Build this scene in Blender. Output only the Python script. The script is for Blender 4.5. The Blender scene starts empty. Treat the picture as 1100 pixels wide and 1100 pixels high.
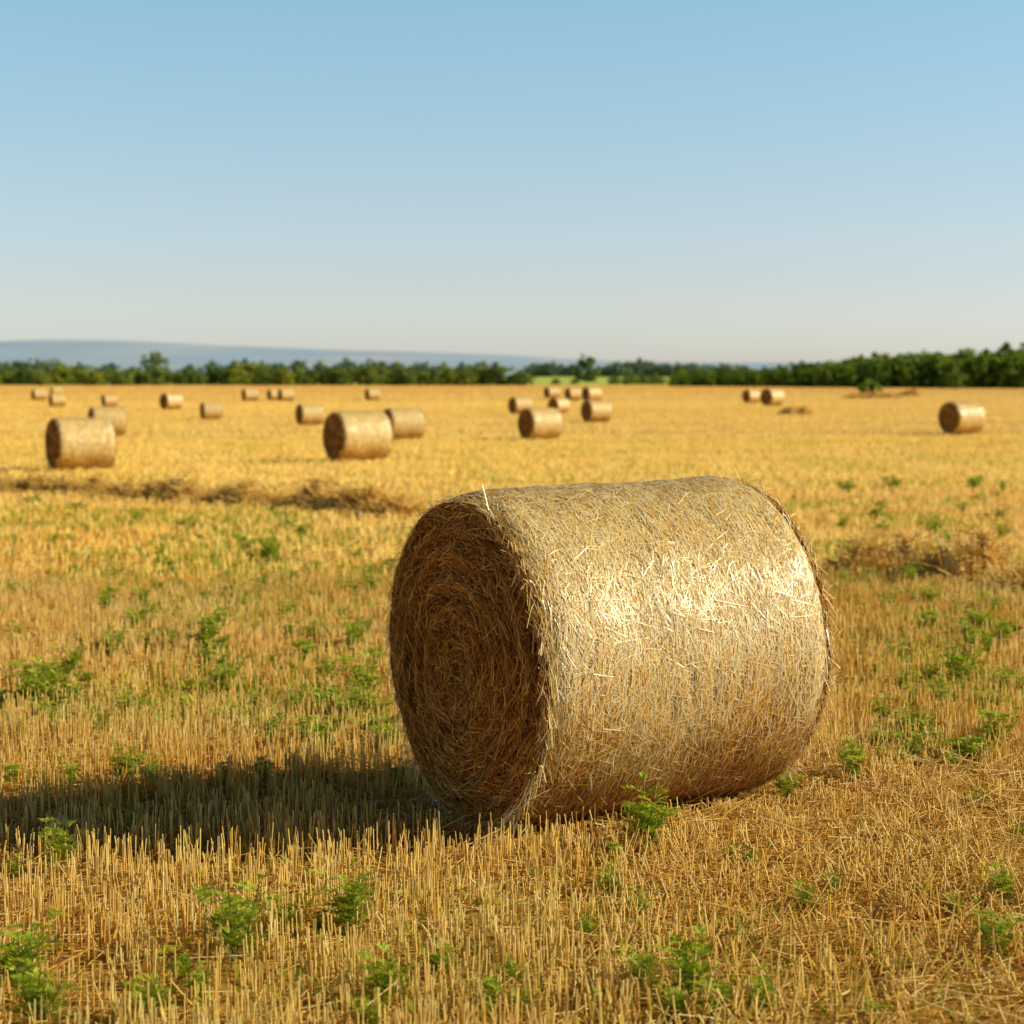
import bpy, math
import numpy as np
from mathutils import Vector

rng = np.random.default_rng(11)
sc = bpy.context.scene
col = sc.collection

# ------------------------------------------------------------------ camera
F, HOR, CH = 2200.0, 408.0, 1.70            # focal length (px of an 1100 px frame), horizon row, eye height
PIT = math.atan((550 - HOR) / F)
cam_d = bpy.data.cameras.new('camera')
cam = bpy.data.objects.new('camera', cam_d)
col.objects.link(cam)
cam.location = (0, 0, CH)
cam.rotation_euler = (math.pi / 2 - PIT, 0, 0)
cam_d.sensor_width = 36
cam_d.lens = 36 * F / 1100
cam_d.clip_start = 0.1
cam_d.clip_end = 30000
cam_d.dof.use_dof = True
cam_d.dof.focus_distance = 7.35
cam_d.dof.aperture_fstop = 3.7
sc.camera = cam

# ------------------------------------------------------------------ light
SUN_EL, SUN_AZ = math.radians(29), math.radians(-2)      # azimuth from +X, counter-clockwise
sun_dir = Vector((math.cos(SUN_AZ) * math.cos(SUN_EL), math.sin(SUN_AZ) * math.cos(SUN_EL), math.sin(SUN_EL)))
sd = bpy.data.lights.new('sun', 'SUN')
sd.energy = 5.0
sd.angle = math.radians(0.5)
sd.color = (1.0, 0.88, 0.62)
so = bpy.data.objects.new('sun', sd)
col.objects.link(so)
so.rotation_euler = sun_dir.to_track_quat('Z', 'Y').to_euler()
so.location = (20, 0, 20)

W = bpy.data.worlds.new('World')
sc.world = W
W.use_nodes = True
wn = W.node_tree
bg = wn.nodes['Background']
sky = wn.nodes.new('ShaderNodeTexSky')
sky.sky_type = 'NISHITA'
sky.sun_disc = False
sky.sun_elevation = SUN_EL
sky.sun_rotation = math.pi / 2 - SUN_AZ
sky.altitude = 100
sky.air_density = 0.8
sky.dust_density = 0.8
sky.ozone_density = 3.0
# sky gain by elevation: pale warm haze low down, artificially dimmed overhead to deepen shadows
w_tc = wn.nodes.new('ShaderNodeTexCoord'); w_sp = wn.nodes.new('ShaderNodeSeparateXYZ'); w_rp = wn.nodes.new('ShaderNodeValToRGB')
wn.links.new(w_tc.outputs['Generated'], w_sp.inputs[0]); wn.links.new(w_sp.outputs['Z'], w_rp.inputs[0])
_st = [(.012, (1.26, 1.14, 1.13)), (.047, (1.18, 1.03, .97)), (.094, (1.20, 1.09, .95)), (.18, (1.15, 1.28, 1.04)), (.30, (.42, .45, .40)), (.52, (.12, .125, .11))]
while len(w_rp.color_ramp.elements) < len(_st): w_rp.color_ramp.elements.new(.5)
for e_, (p_, c_) in zip(w_rp.color_ramp.elements, _st):
    e_.position = p_; e_.color = (c_[0] / 1.4, c_[1] / 1.4, c_[2] / 1.4, 1)
w_sc = wn.nodes.new('ShaderNodeVectorMath'); w_sc.operation = 'SCALE'; w_sc.inputs['Scale'].default_value = 1.4
w_mu = wn.nodes.new('ShaderNodeVectorMath'); w_mu.operation = 'MULTIPLY'
wn.links.new(w_rp.outputs[0], w_sc.inputs[0]); wn.links.new(w_sc.outputs[0], w_mu.inputs[0]); wn.links.new(sky.outputs[0], w_mu.inputs[1])
wn.links.new(w_mu.outputs[0], bg.inputs[0])
bg.inputs[1].default_value = 0.15
sc.view_settings.view_transform = 'Standard'
sc.view_settings.look = 'None'
sc.view_settings.exposure = 0
sc.cycles.max_bounces = 6
sc.cycles.diffuse_bounces = 3
sc.cycles.glossy_bounces = 2

# ------------------------------------------------------------------ helpers
def tag(o, label=None, cat=None, group=None, kind=None):
    if label: o['label'] = label
    if cat: o['category'] = cat
    if group: o['group'] = group
    if kind: o['kind'] = kind
    return o

def empty(name, loc, rz=0.0, s=1.0):
    o = bpy.data.objects.new(name, None)
    o.empty_display_size = 0.2
    col.objects.link(o)
    o.location = loc
    o.rotation_euler = (0, 0, rz)
    o.scale = (s, s, s)
    return o

def mesh(name, V, faces, mat, tone=None, smooth=False):
    """V (n,3); faces (m,k) int array with constant k, or a list of such arrays."""
    V = np.asarray(V, np.float32)
    if not isinstance(faces, list): faces = [faces]
    faces = [np.asarray(f, np.int32) for f in faces if len(f)]
    me = bpy.data.meshes.new(name)
    me.vertices.add(len(V))
    me.vertices.foreach_set('co', V.ravel())
    idx = np.concatenate([f.ravel() for f in faces])
    tot = np.concatenate([np.full(len(f), f.shape[1], np.int32) for f in faces])
    st = np.concatenate([[0], np.cumsum(tot)[:-1]]).astype(np.int32)
    me.loops.add(len(idx))
    me.loops.foreach_set('vertex_index', idx)
    me.polygons.add(len(tot))
    me.polygons.foreach_set('loop_start', st)
    me.polygons.foreach_set('loop_total', tot)
    if smooth: me.polygons.foreach_set('use_smooth', np.ones(len(tot), bool))
    if tone is not None:
        a = me.attributes.new('tone', 'FLOAT', 'POINT')
        a.data.foreach_set('value', np.asarray(tone, np.float32))
    me.update(calc_edges=True)
    me.materials.append(mat)
    return me

def link(name, me, parent=None, loc=None):
    o = bpy.data.objects.new(name, me)
    col.objects.link(o)
    if parent: o.parent = parent
    if loc is not None: o.location = loc
    return o

def unit(a):
    return a / np.maximum(np.linalg.norm(a, axis=-1, keepdims=True), 1e-9)

def ribbons(P, S, tone):
    """P (n,k,3) centre lines, S (n,k,3) or (n,1,3) half-width vectors."""
    n, k, _ = P.shape
    S = np.broadcast_to(S, P.shape)
    V = np.stack([P - S, P + S], 2).reshape(-1, 3)
    b = (np.arange(n) * k * 2)[:, None] + (np.arange(k - 1) * 2)[None]
    b = b.reshape(-1)
    Q = np.stack([b, b + 1, b + 3, b + 2], 1)
    return V, Q, np.repeat(tone, k * 2)

def stalks(B, T, r, tone, grad=0.):
    """three-sided tapered stems from B to T (n,3), radius r (n,)"""
    n = len(B)
    d = unit(T - B)
    ref = np.where(np.abs(d[:, 2:3]) > 0.9, np.array([[1., 0, 0]]), np.array([[0, 0, 1.]]))
    u = unit(np.cross(d, ref)); v = np.cross(d, u)
    ph = rng.uniform(0, 6.28, n)
    V = np.zeros((n, 6, 3))
    for i in range(3):
        a = ph + i * 2.0944
        off = (np.cos(a)[:, None] * u + np.sin(a)[:, None] * v) * r[:, None]
        V[:, i] = B + off
        V[:, 3 + i] = T + off * 0.85
    b = (np.arange(n) * 6)[:, None]
    Q = np.concatenate([b + np.array([[i, (i + 1) % 3, 3 + (i + 1) % 3, 3 + i]]) for i in range(3)])
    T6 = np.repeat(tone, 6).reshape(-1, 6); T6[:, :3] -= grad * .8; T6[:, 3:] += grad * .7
    return V.reshape(-1, 3), Q, np.clip(T6.ravel(), 0, 1)

class MB:
    def __init__(s): s.V, s.F, s.T, s.n = [], {}, [], 0
    def add(s, V, Fc, T):
        V = np.asarray(V); Fc = np.asarray(Fc)
        s.V.append(V); s.T.append(np.broadcast_to(T, (len(V),)))
        s.F.setdefault(Fc.shape[1], []).append(Fc + s.n); s.n += len(V)
    def mesh(s, name, mat, smooth=False):
        return mesh(name, np.concatenate(s.V), [np.concatenate(f) for f in s.F.values()], mat, np.concatenate(s.T), smooth)

# smooth value noise on numpy arrays
_tab = rng.random((64, 64))
def noise2(x, y):
    x = np.asarray(x, float); y = np.asarray(y, float)
    xi = np.floor(x).astype(int); yi = np.floor(y).astype(int)
    fx = x - xi; fy = y - yi
    fx = fx * fx * (3 - 2 * fx); fy = fy * fy * (3 - 2 * fy)
    g = lambda a, b: _tab[a % 64, b % 64]
    return (g(xi, yi) * (1 - fx) + g(xi + 1, yi) * fx) * (1 - fy) + (g(xi, yi + 1) * (1 - fx) + g(xi + 1, yi + 1) * fx) * fy
def fbm(x, y, o=3):
    s, a, t = 0, 1.0, 0
    for k in range(o):
        s = s + a * noise2(x * 2 ** k + 17.3 * k, y * 2 ** k + 9.1 * k); t += a; a *= .5
    return s / t

# ------------------------------------------------------------------ terrain
_py = np.linspace(0, 1700, 3401)
_pz = np.interp(_py, [0, 9, 25, 52, 85, 150, 220, 350, 600, 900, 1200, 1700],
                [0, 0, -.28, -.64, -.84, -.84, -.72, -.38, 0.0, 1.7, 3.4, 4.5])
_k = np.hanning(41); _k /= _k.sum()
_pz = np.convolve(np.pad(_pz, 20, mode='edge'), _k, 'valid')
_pz = _pz - np.interp(7.7, _py, _pz) * np.exp(-(_py / 30) ** 2)
def G(x, y):
    x = np.asarray(x, float); y = np.asarray(y, float)
    near = np.exp(-(y / 30) ** 2)
    return np.interp(y, _py, _pz) + near * (0.03 * (fbm(x * .8 + 30, y * .8 + 30) - .5) + .025 * np.clip(x, -3, 3))

def ray(px, py):
    u = (px - 550) / F; w = (550 - py) / F
    c, s = math.cos(PIT), math.sin(PIT)
    return np.array([u, c + w * s, -s + w * c])
def ground_at(px, py):
    """the spot of the field seen at a place in the photo"""
    d = ray(px, py); t = 2.0
    while t < 1600:
        p = d * t
        if CH + p[2] <= G(p[0], p[1]): break
        t *= 1.004
    return np.array([p[0], p[1], float(G(p[0], p[1]))])
def spot(px, dist):
    x = (px - 550) / F * dist
    return np.array([x, dist, float(G(x, dist))])

# ------------------------------------------------------------------ materials
def newmat(name):
    m = bpy.data.materials.new(name); m.use_nodes = True
    return m, m.node_tree, m.node_tree.nodes['Principled BSDF'], m.node_tree.nodes['Material Output']
def nd(t, typ, **kw):
    n = t.nodes.new(typ)
    for k, v in kw.items(): setattr(n, k, v)
    return n
def ramp(t, stops):
    r = nd(t, 'ShaderNodeValToRGB')
    el = r.color_ramp.elements
    while len(el) < len(stops): el.new(.5)
    for e, (p, c) in zip(el, stops):
        e.position = p; e.color = (*c, 1)
    return r
def mixc(t, fac, a, b, mode='MIX'):
    m = nd(t, 'ShaderNodeMix', data_type='RGBA', blend_type=mode)
    for s, v in ((m.inputs['Factor'], fac), (m.inputs['A'], a), (m.inputs['B'], b)):
        if hasattr(v, 'is_linked'): t.links.new(v, s)
        elif isinstance(v, (int, float)): s.default_value = v
        else: s.default_value = (*v, 1)
    return m.outputs['Result']
def tex_noise(t, scale, detail=3, vec=None, rough=.5):
    n = nd(t, 'ShaderNodeTexNoise'); n.inputs['Scale'].default_value = scale
    n.inputs['Detail'].default_value = detail; n.inputs['Roughness'].default_value = rough
    if vec is not None: t.links.new(vec, n.inputs['Vector'])
    return n.outputs['Fac']
def mapped(t, scale, rot=0):
    tc = nd(t, 'ShaderNodeTexCoord'); mp = nd(t, 'ShaderNodeMapping')
    mp.inputs['Scale'].default_value = scale; mp.inputs['Rotation'].default_value = (0, 0, rot)
    t.links.new(tc.outputs['Object'], mp.inputs['Vector'])
    return mp.outputs[0]
def rng_map(t, v, a, b, c=0., d=1.):
    n = nd(t, 'ShaderNodeMapRange'); t.links.new(v, n.inputs['Value'])
    for k, x in zip(('From Min', 'From Max', 'To Min', 'To Max'), (a, b, c, d)): n.inputs[k].default_value = x
    return n.outputs[0]

def tone_mat(name, stops, rough=.5, transl=0., spec=.5, patch=None):
    m, t, p, out = newmat(name)
    at = nd(t, 'ShaderNodeAttribute', attribute_name='tone')
    r = ramp(t, stops); t.links.new(at.outputs['Fac'], r.inputs[0])
    c = r.outputs[0]
    if patch:
        n = tex_noise(t, patch[0], 2, mapped(t, (1, 1, 1)))
        n2 = tex_noise(t, 1, 3, mapped(t, (.022, .10, 1), .06), .55)
        c = mixc(t, rng_map(t, n2, .48, .68, 0, .7), c, (.90, .73, .52), 'MULTIPLY')
        gy_ = nd(t, 'ShaderNodeNewGeometry'); sy_ = nd(t, 'ShaderNodeSeparateXYZ'); t.links.new(gy_.outputs['Position'], sy_.inputs[0])
        c = mixc(t, rng_map(t, sy_.outputs['Y'], 190, 330, 0, .6), c, (.86, .66, .54), 'MULTIPLY')
        n3 = tex_noise(t, 1, 3, mapped(t, (.20, .12, 1), .2), .6)
        c = mixc(t, rng_map(t, n3, .50, .68, 0, .6), c, (.92, .94, .55), 'MULTIPLY')
        c = mixc(t, rng_map(t, n, .35, .7, 0, patch[2]), c, patch[1], 'MULTIPLY')
    t.links.new(c, p.inputs['Base Color'])
    p.inputs['Roughness'].default_value = rough
    p.inputs['Specular IOR Level'].default_value = spec
    if transl:
        tr = nd(t, 'ShaderNodeBsdfTranslucent'); t.links.new(c, tr.inputs[0])
        mx = nd(t, 'ShaderNodeMixShader'); mx.inputs[0].default_value = transl
        t.links.new(p.outputs[0], mx.inputs[1]); t.links.new(tr.outputs[0], mx.inputs[2])
        t.links.new(mx.outputs[0], out.inputs[0])
    return m

M = {}
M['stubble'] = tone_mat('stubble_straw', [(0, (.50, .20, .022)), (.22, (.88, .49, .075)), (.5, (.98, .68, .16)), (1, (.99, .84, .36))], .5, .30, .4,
                        patch=(.9, (.92, .74, .46), .5))
M['litter'] = tone_mat('loose_straw', [(0, (.30, .12, .02)), (.3, (.76, .42, .07)), (.6, (.95, .66, .18)), (1, (.98, .86, .45))], .45, .22, .5)
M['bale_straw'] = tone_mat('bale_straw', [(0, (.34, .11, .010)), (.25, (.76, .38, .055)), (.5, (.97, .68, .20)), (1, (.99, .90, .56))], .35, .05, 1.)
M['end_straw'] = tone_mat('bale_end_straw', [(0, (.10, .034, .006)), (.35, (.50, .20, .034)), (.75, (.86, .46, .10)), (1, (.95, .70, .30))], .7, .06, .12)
M['net'] = tone_mat('net_wrap_plastic', [(0, (.70, .66, .52)), (1, (.85, .82, .72))], .3, .2, .6)
M['weed'] = tone_mat('weed_leaves', [(0, (.10, .15, .012)), (.5, (.34, .44, .026)), (1, (.60, .68, .06))], .5, .45, .35)
M['weed_stem'] = tone_mat('weed_stems', [(0, (.06, .09, .02)), (1, (.16, .19, .05))], .6, 0, .3)
M['leaf_front'] = tone_mat('tree_leaves', [(0, (.09, .14, .035)), (.5, (.28, .37, .065)), (1, (.50, .57, .10))], .6, .42, .3)
M['leaf_dark'] = tone_mat('wood_leaves', [(0, (.04, .08, .012)), (.5, (.18, .30, .032)), (1, (.40, .53, .06))], .6, .38, .3)
M['leaf_hazy'] = tone_mat('hazy_tree_leaves', [(0, (.15, .23, .16)), (.5, (.25, .35, .23)), (1, (.36, .46, .27))], .7, .35, .1)  # distance haze mixed into the leaf colours
M['leaf_light'] = tone_mat('light_bush_leaves', [(0, (.10, .15, .02)), (.5, (.22, .31, .04)), (1, (.34, .42, .07))], .6, .25, .3)
M['bark'] = tone_mat('bark', [(0, (.05, .035, .022)), (1, (.12, .09, .06))], .9)

for k_ in ('leaf_front', 'leaf_dark', 'leaf_hazy'):     # every tree its own shade of green
    t_ = M[k_].node_tree; oi = t_.nodes.new('ShaderNodeObjectInfo'); rp_ = [n for n in t_.nodes if n.type == 'VALTORGB'][0]
    tint = ramp(t_, [(0, (.62, .72, .80)), (.5, (.95, .95, .9)), (1, (1.35, 1.15, .8))]); t_.links.new(oi.outputs['Random'], tint.inputs[0])
    cc = mixc(t_, 1., rp_.outputs[0], tint.outputs[0], 'MULTIPLY')
    for n in list(t_.nodes):
        if n.type == 'BSDF_PRINCIPLED': t_.links.new(cc, n.inputs['Base Color'])
        if n.type == 'BSDF_TRANSLUCENT': t_.links.new(cc, n.inputs[0])
# underlying packed straw of a bale
def packed_mat(name, dark, light, scl):
    m, t, p, out = newmat(name)
    v = mapped(t, scl)
    n = tex_noise(t, 1, 5, v, .65)
    r = ramp(t, [(.32, dark), (.62, light)]); t.links.new(n, r.inputs[0])
    t.links.new(r.outputs[0], p.inputs['Base Color'])
    b = nd(t, 'ShaderNodeBump'); b.inputs['Strength'].default_value = .8; b.inputs['Distance'].default_value = .01
    t.links.new(n, b.inputs['Height']); t.links.new(b.outputs[0], p.inputs['Normal'])
    p.inputs['Roughness'].default_value = .6
    return m
M['packed_side'] = packed_mat('packed_straw_side', (.26, .095, .014), (.82, .55, .18), (110, 45, 45))
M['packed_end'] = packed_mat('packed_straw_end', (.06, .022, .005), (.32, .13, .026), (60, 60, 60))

# ground of the field
def ground_mat():
    m, t, p, out = newmat('harvested_field_ground')
    geo = nd(t, 'ShaderNodeNewGeometry'); sep = nd(t, 'ShaderNodeSeparateXYZ')
    t.links.new(geo.outputs['Position'], sep.inputs[0]); Y = sep.outputs['Y']
    fine = tex_noise(t, 1, 4, mapped(t, (55, 55, 55)), .7)
    r1 = ramp(t, [(.32, (.12, .045, .008)), (.46, (.50, .24, .042)), (.62, (.90, .57, .13))]); t.links.new(fine, r1.inputs[0])
    mid = tex_noise(t, 1, 4, mapped(t, (.9, .5, 1), .12), .6)
    r2 = ramp(t, [(.3, (.72, .46, .12)), (.5, (.84, .58, .17)), (.7, (.90, .68, .25))]); t.links.new(mid, r2.inputs[0])
    band = tex_noise(t, 1, 3, mapped(t, (.006, .11, 1), .05), .5)
    far = mixc(t, rng_map(t, band, .46, .66, 0, .9), r2.outputs[0], (.58, .32, .09))
    big = tex_noise(t, 1, 2, mapped(t, (.02, .045, 1)))
    far = mixc(t, rng_map(t, big, .4, .7, 0, .5), far, (.84, .62, .17))
    gp = tex_noise(t, 1, 3, mapped(t, (.35, .22, 1)), .6)
    green = rng_map(t, gp, .60, .72, 0, .55)
    far = mixc(t, green, far, (.45, .42, .07))
    c = mixc(t, rng_map(t, Y, 9, 42), r1.outputs[0], far)
    # farther fields: bare reddish strip, then pale green crop
    e1 = tex_noise(t, .01, 2, mapped(t, (1, 1, 1)))
    ad = nd(t, 'ShaderNodeMath', operation='MULTIPLY_ADD'); t.links.new(e1, ad.inputs[0]); ad.inputs[1].default_value = 60; t.links.new(Y, ad.inputs[2])
    c = mixc(t, rng_map(t, ad.outputs[0], 300, 420, 0, .45), c, (.66, .38, .12))
    c = mixc(t, rng_map(t, ad.outputs[0], 640, 660), c, (.55, .62, .12))
    t.links.new(c, p.inputs['Base Color'])
    p.inputs['Roughness'].default_value = .9
    p.inputs['Specular IOR Level'].default_value = .1
    b = nd(t, 'ShaderNodeBump'); b.inputs['Strength'].default_value = 1; b.inputs['Distance'].default_value = .02
    t.links.new(fine, b.inputs['Height']); t.links.new(b.outputs[0], p.inputs['Normal'])
    return m

xs = np.concatenate([-np.geomspace(1900, 5.2, 46), np.linspace(-5, 5, 110), np.geomspace(5.2, 1900, 46)])
ys = np.concatenate([np.linspace(-60, 1, 14), np.linspace(2, 16, 150), np.geomspace(16.3, 1700, 150)])
gx, gy = np.meshgrid(xs, ys)
gz = G(gx, gy)
nx, ny = len(xs), len(ys)
ii = (np.arange(ny - 1)[:, None] * nx + np.arange(nx - 1)[None]).ravel()
grid_q = lambda ii, nx: np.stack([ii, ii + 1, ii + nx + 1, ii + nx], 1)
g = link('field_ground', mesh('field_ground', np.stack([gx, gy, gz], -1).reshape(-1, 3), grid_q(ii, nx), ground_mat(), smooth=True))
tag(g, kind='structure')

# ------------------------------------------------------------------ hills
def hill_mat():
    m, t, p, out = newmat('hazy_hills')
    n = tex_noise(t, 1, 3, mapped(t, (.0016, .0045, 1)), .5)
    r = ramp(t, [(.40, (.30, .48, .72)), (.53, (.35, .52, .72)), (.63, (.72, .64, .60))]); t.links.new(n, r.inputs[0])  # blue of the distant haze is put into the base colour
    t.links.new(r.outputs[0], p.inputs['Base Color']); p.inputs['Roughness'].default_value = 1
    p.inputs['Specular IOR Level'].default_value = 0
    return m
hx = np.linspace(-5200, 5200, 240); hy = np.linspace(1650, 7600, 90)
X, Y = np.meshgrid(hx, hy)
def ridge(pxs, pys, Yr, width):
    hh = (HOR - np.array(pys)) / F * Yr + CH
    h = np.interp(X / Yr * F + 550, pxs, hh)
    return h * np.exp(-((Y - Yr) / width) ** 2)
Z = np.maximum(ridge([-1500, -300, 0, 60, 150, 250, 350, 450, 550, 650, 780, 1100, 2600], [380, 374, 370, 367.5, 369, 374, 378, 381, 384.5, 389, 392, 392, 388], 6400, 1100),
               ridge([-1500, -200, 60, 110, 200, 330, 480, 620, 1100, 2600], [386, 384, 388, 386, 390, 391, 395, 398, 398, 396], 4000, 900))
Z = Z + 12 * (fbm(X / 420, Y / 420) - .5) * np.clip(Z / 40, 0, 1) + 4.4 - 3 * np.clip((1850 - Y) / 200, 0, 1)
hnx = len(hx)
ii = (np.arange(len(hy) - 1)[:, None] * hnx + np.arange(hnx - 1)[None]).ravel()
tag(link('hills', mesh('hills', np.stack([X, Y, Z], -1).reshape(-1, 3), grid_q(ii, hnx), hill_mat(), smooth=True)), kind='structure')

# ------------------------------------------------------------------ round straw bale
BALE_P = np.array([-.157, 7.741]); BALE_YAW = math.radians(30); BL, BR = 1.255, .652

def bale_side(L, R, nstraw, seed, wid, fine=True):
    r = np.random.default_rng(seed); mb = MB()
    nu, nt = (220, 460) if fine else (24, 64)
    u = np.linspace(0, L, nu); th = np.linspace(0, 2 * np.pi, nt, endpoint=False)
    cr = [(r.uniform(.08, L - .08), r.uniform(0, 6.28), r.normal(0, .5), r.uniform(.03, .11), r.uniform(.004, .011)) for _ in range(70 if fine else 0)]
    def rad(u, th):
        e = np.clip(np.minimum(u, L - u), 0, 1)
        rr = R - .012 - .050 * np.exp(-e / .030)
        for cu, ct, sl, ch, dp in cr:
            dt = ((th - ct + np.pi) % (2 * np.pi) - np.pi) * R
            rr = rr - dp * np.exp(-((u - cu - sl * dt) / .011) ** 2 - (dt / ch) ** 4)
        rr = rr + .024 * (fbm(u * 5 + 3, (th % (2 * np.pi)) * 3.5, 3) - .5) * np.clip(e / .1, 0, 1)
        return rr
    U, T = np.meshgrid(u, th, indexing='ij')
    RR = rad(U, T) - .007
    V = np.stack([U, RR * np.cos(T), RR * np.sin(T)], -1)
    V[..., 2] = np.maximum(V[..., 2], -R + .012)
    V = V.reshape(-1, 3)
    a = (np.arange(nu - 1)[:, None] * nt + np.arange(nt)[None]).ravel()
    b = (np.arange(nu - 1)[:, None] * nt + (np.arange(nt)[None] + 1) % nt).ravel()
    side_base = (V, np.stack([a, b, b + nt, a + nt], 1))
    # straws lying on it
    def lay(n, lmin, lmax, sd, off0, off1, tlo, thi, wid):
        u0 = r.uniform(.0, L, n); t0 = r.uniform(0, 2 * np.pi, n)
        al = r.normal(0, sd, n); wild = r.random(n) < .30; al = np.where(wild, r.uniform(-1.6, 1.6, n), al)
        ln = r.uniform(lmin, lmax, n) * np.where(r.random(n) < .1, 1.5, 1)
        k = 4; s = np.linspace(-.5, .5, k)[None] * ln[:, None]
        bend = r.normal(0, .25, n)[:, None] * s ** 2 / .1
        uu = np.clip(u0[:, None] + s * np.sin(al)[:, None] + bend, -.018, L + .018)
        tt = t0[:, None] + (s * np.cos(al)[:, None] + bend * .3) / R
        rr = rad(np.clip(uu, 0, L), tt) + r.uniform(off0, off1, n)[:, None] + s * r.normal(0, .025, n)[:, None]
        P = np.stack([uu, rr * np.cos(tt), rr * np.sin(tt)], -1)
        P[..., 2] = np.maximum(P[..., 2], -R + .004)
        tan = unit(np.gradient(P, axis=1)); nor = np.stack([0 * tt, np.cos(tt), np.sin(tt)], -1)
        sv = np.cross(tan, nor); tw = r.normal(0, .2, n)[:, None, None]
        sv = unit(sv + nor * tw) * (wid * r.uniform(.6, 1.3, n))[:, None, None]
        low = np.clip((-np.sin(t0 + .15 * np.sin(u0 * 9) + r.normal(0, .15, n)) - .22) / .62, 0, 1)  # shade of the underside, painted into the straw tone
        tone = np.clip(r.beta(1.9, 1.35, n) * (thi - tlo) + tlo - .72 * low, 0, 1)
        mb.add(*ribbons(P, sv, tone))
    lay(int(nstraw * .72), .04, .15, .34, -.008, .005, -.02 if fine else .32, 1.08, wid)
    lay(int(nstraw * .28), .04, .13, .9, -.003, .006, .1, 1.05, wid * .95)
    # short tufts standing proud
    n = nstraw // 60
    u0 = r.uniform(0, L, n); t0 = r.uniform(0, 2 * np.pi, n); ln = r.uniform(.025, .075, n) * np.where(r.random(n) < .06, 1.9, 1)
    rr = rad(u0, t0)
    B = np.stack([u0, rr * np.cos(t0), rr * np.sin(t0)], -1)
    nor = np.stack([0 * t0, np.cos(t0), np.sin(t0)], -1); tg = np.stack([0 * t0, -np.sin(t0), np.cos(t0)], -1)
    D = unit(nor * r.uniform(.05, .55, n)[:, None] + tg * r.normal(0, 1, n)[:, None] + np.array([[1., 0, 0]]) * r.normal(0, .8, n)[:, None])
    T = B + D * ln[:, None]; T[:, 2] = np.maximum(T[:, 2], -R + .01)
    mb.add(*stalks(B, T, np.full(n, wid * .6), r.uniform(.4, 1, n)))
    fray(mb, r, L, R, nstraw // 42, wid)
    return side_base, mb

def fray(mb, r, L, R, n, wid):
    """straws working loose along both rims"""
    for u0, du in ((0, -1.), (L, 1.)):
        t0 = r.uniform(0, 2 * np.pi, n); ln = r.uniform(.03, .10, n) * np.where(r.random(n) < .12, 1.35, 1)
        ro = R - .030 - r.uniform(0, .03, n); B = np.stack([u0 - du * r.uniform(-.01, .03, n), ro * np.cos(t0), ro * np.sin(t0)], -1)
        nor = np.stack([0 * t0, np.cos(t0), np.sin(t0)], -1); tg = np.stack([0 * t0, -np.sin(t0), np.cos(t0)], -1)
        sg = np.where(r.random(n) < .5, -1, 1)[:, None]
        D = unit(tg * sg + nor * (np.abs(r.normal(.10, .25, n)) + np.where(r.random(n) < .10, r.uniform(.3, 1.2, n), 0))[:, None] + np.array([[du, 0, 0]]) * r.normal(.18, .4, n)[:, None])
        mid = B + D * (ln / 2)[:, None]; T = B + D * ln[:, None] + np.array([[0, 0, -1.]]) * (ln * r.uniform(0, .3, n))[:, None]
        P = np.stack([B, mid, T], 1); P[..., 2] = np.maximum(P[..., 2], -R + .006)
        sv = unit(np.cross(D, unit(r.normal(0, 1, (n, 3)))))[:, None, :] * (wid * r.uniform(.7, 1.25, n))[:, None, None]
        mb.add(*ribbons(P, sv, r.uniform(.35, 1, n)))

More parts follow.
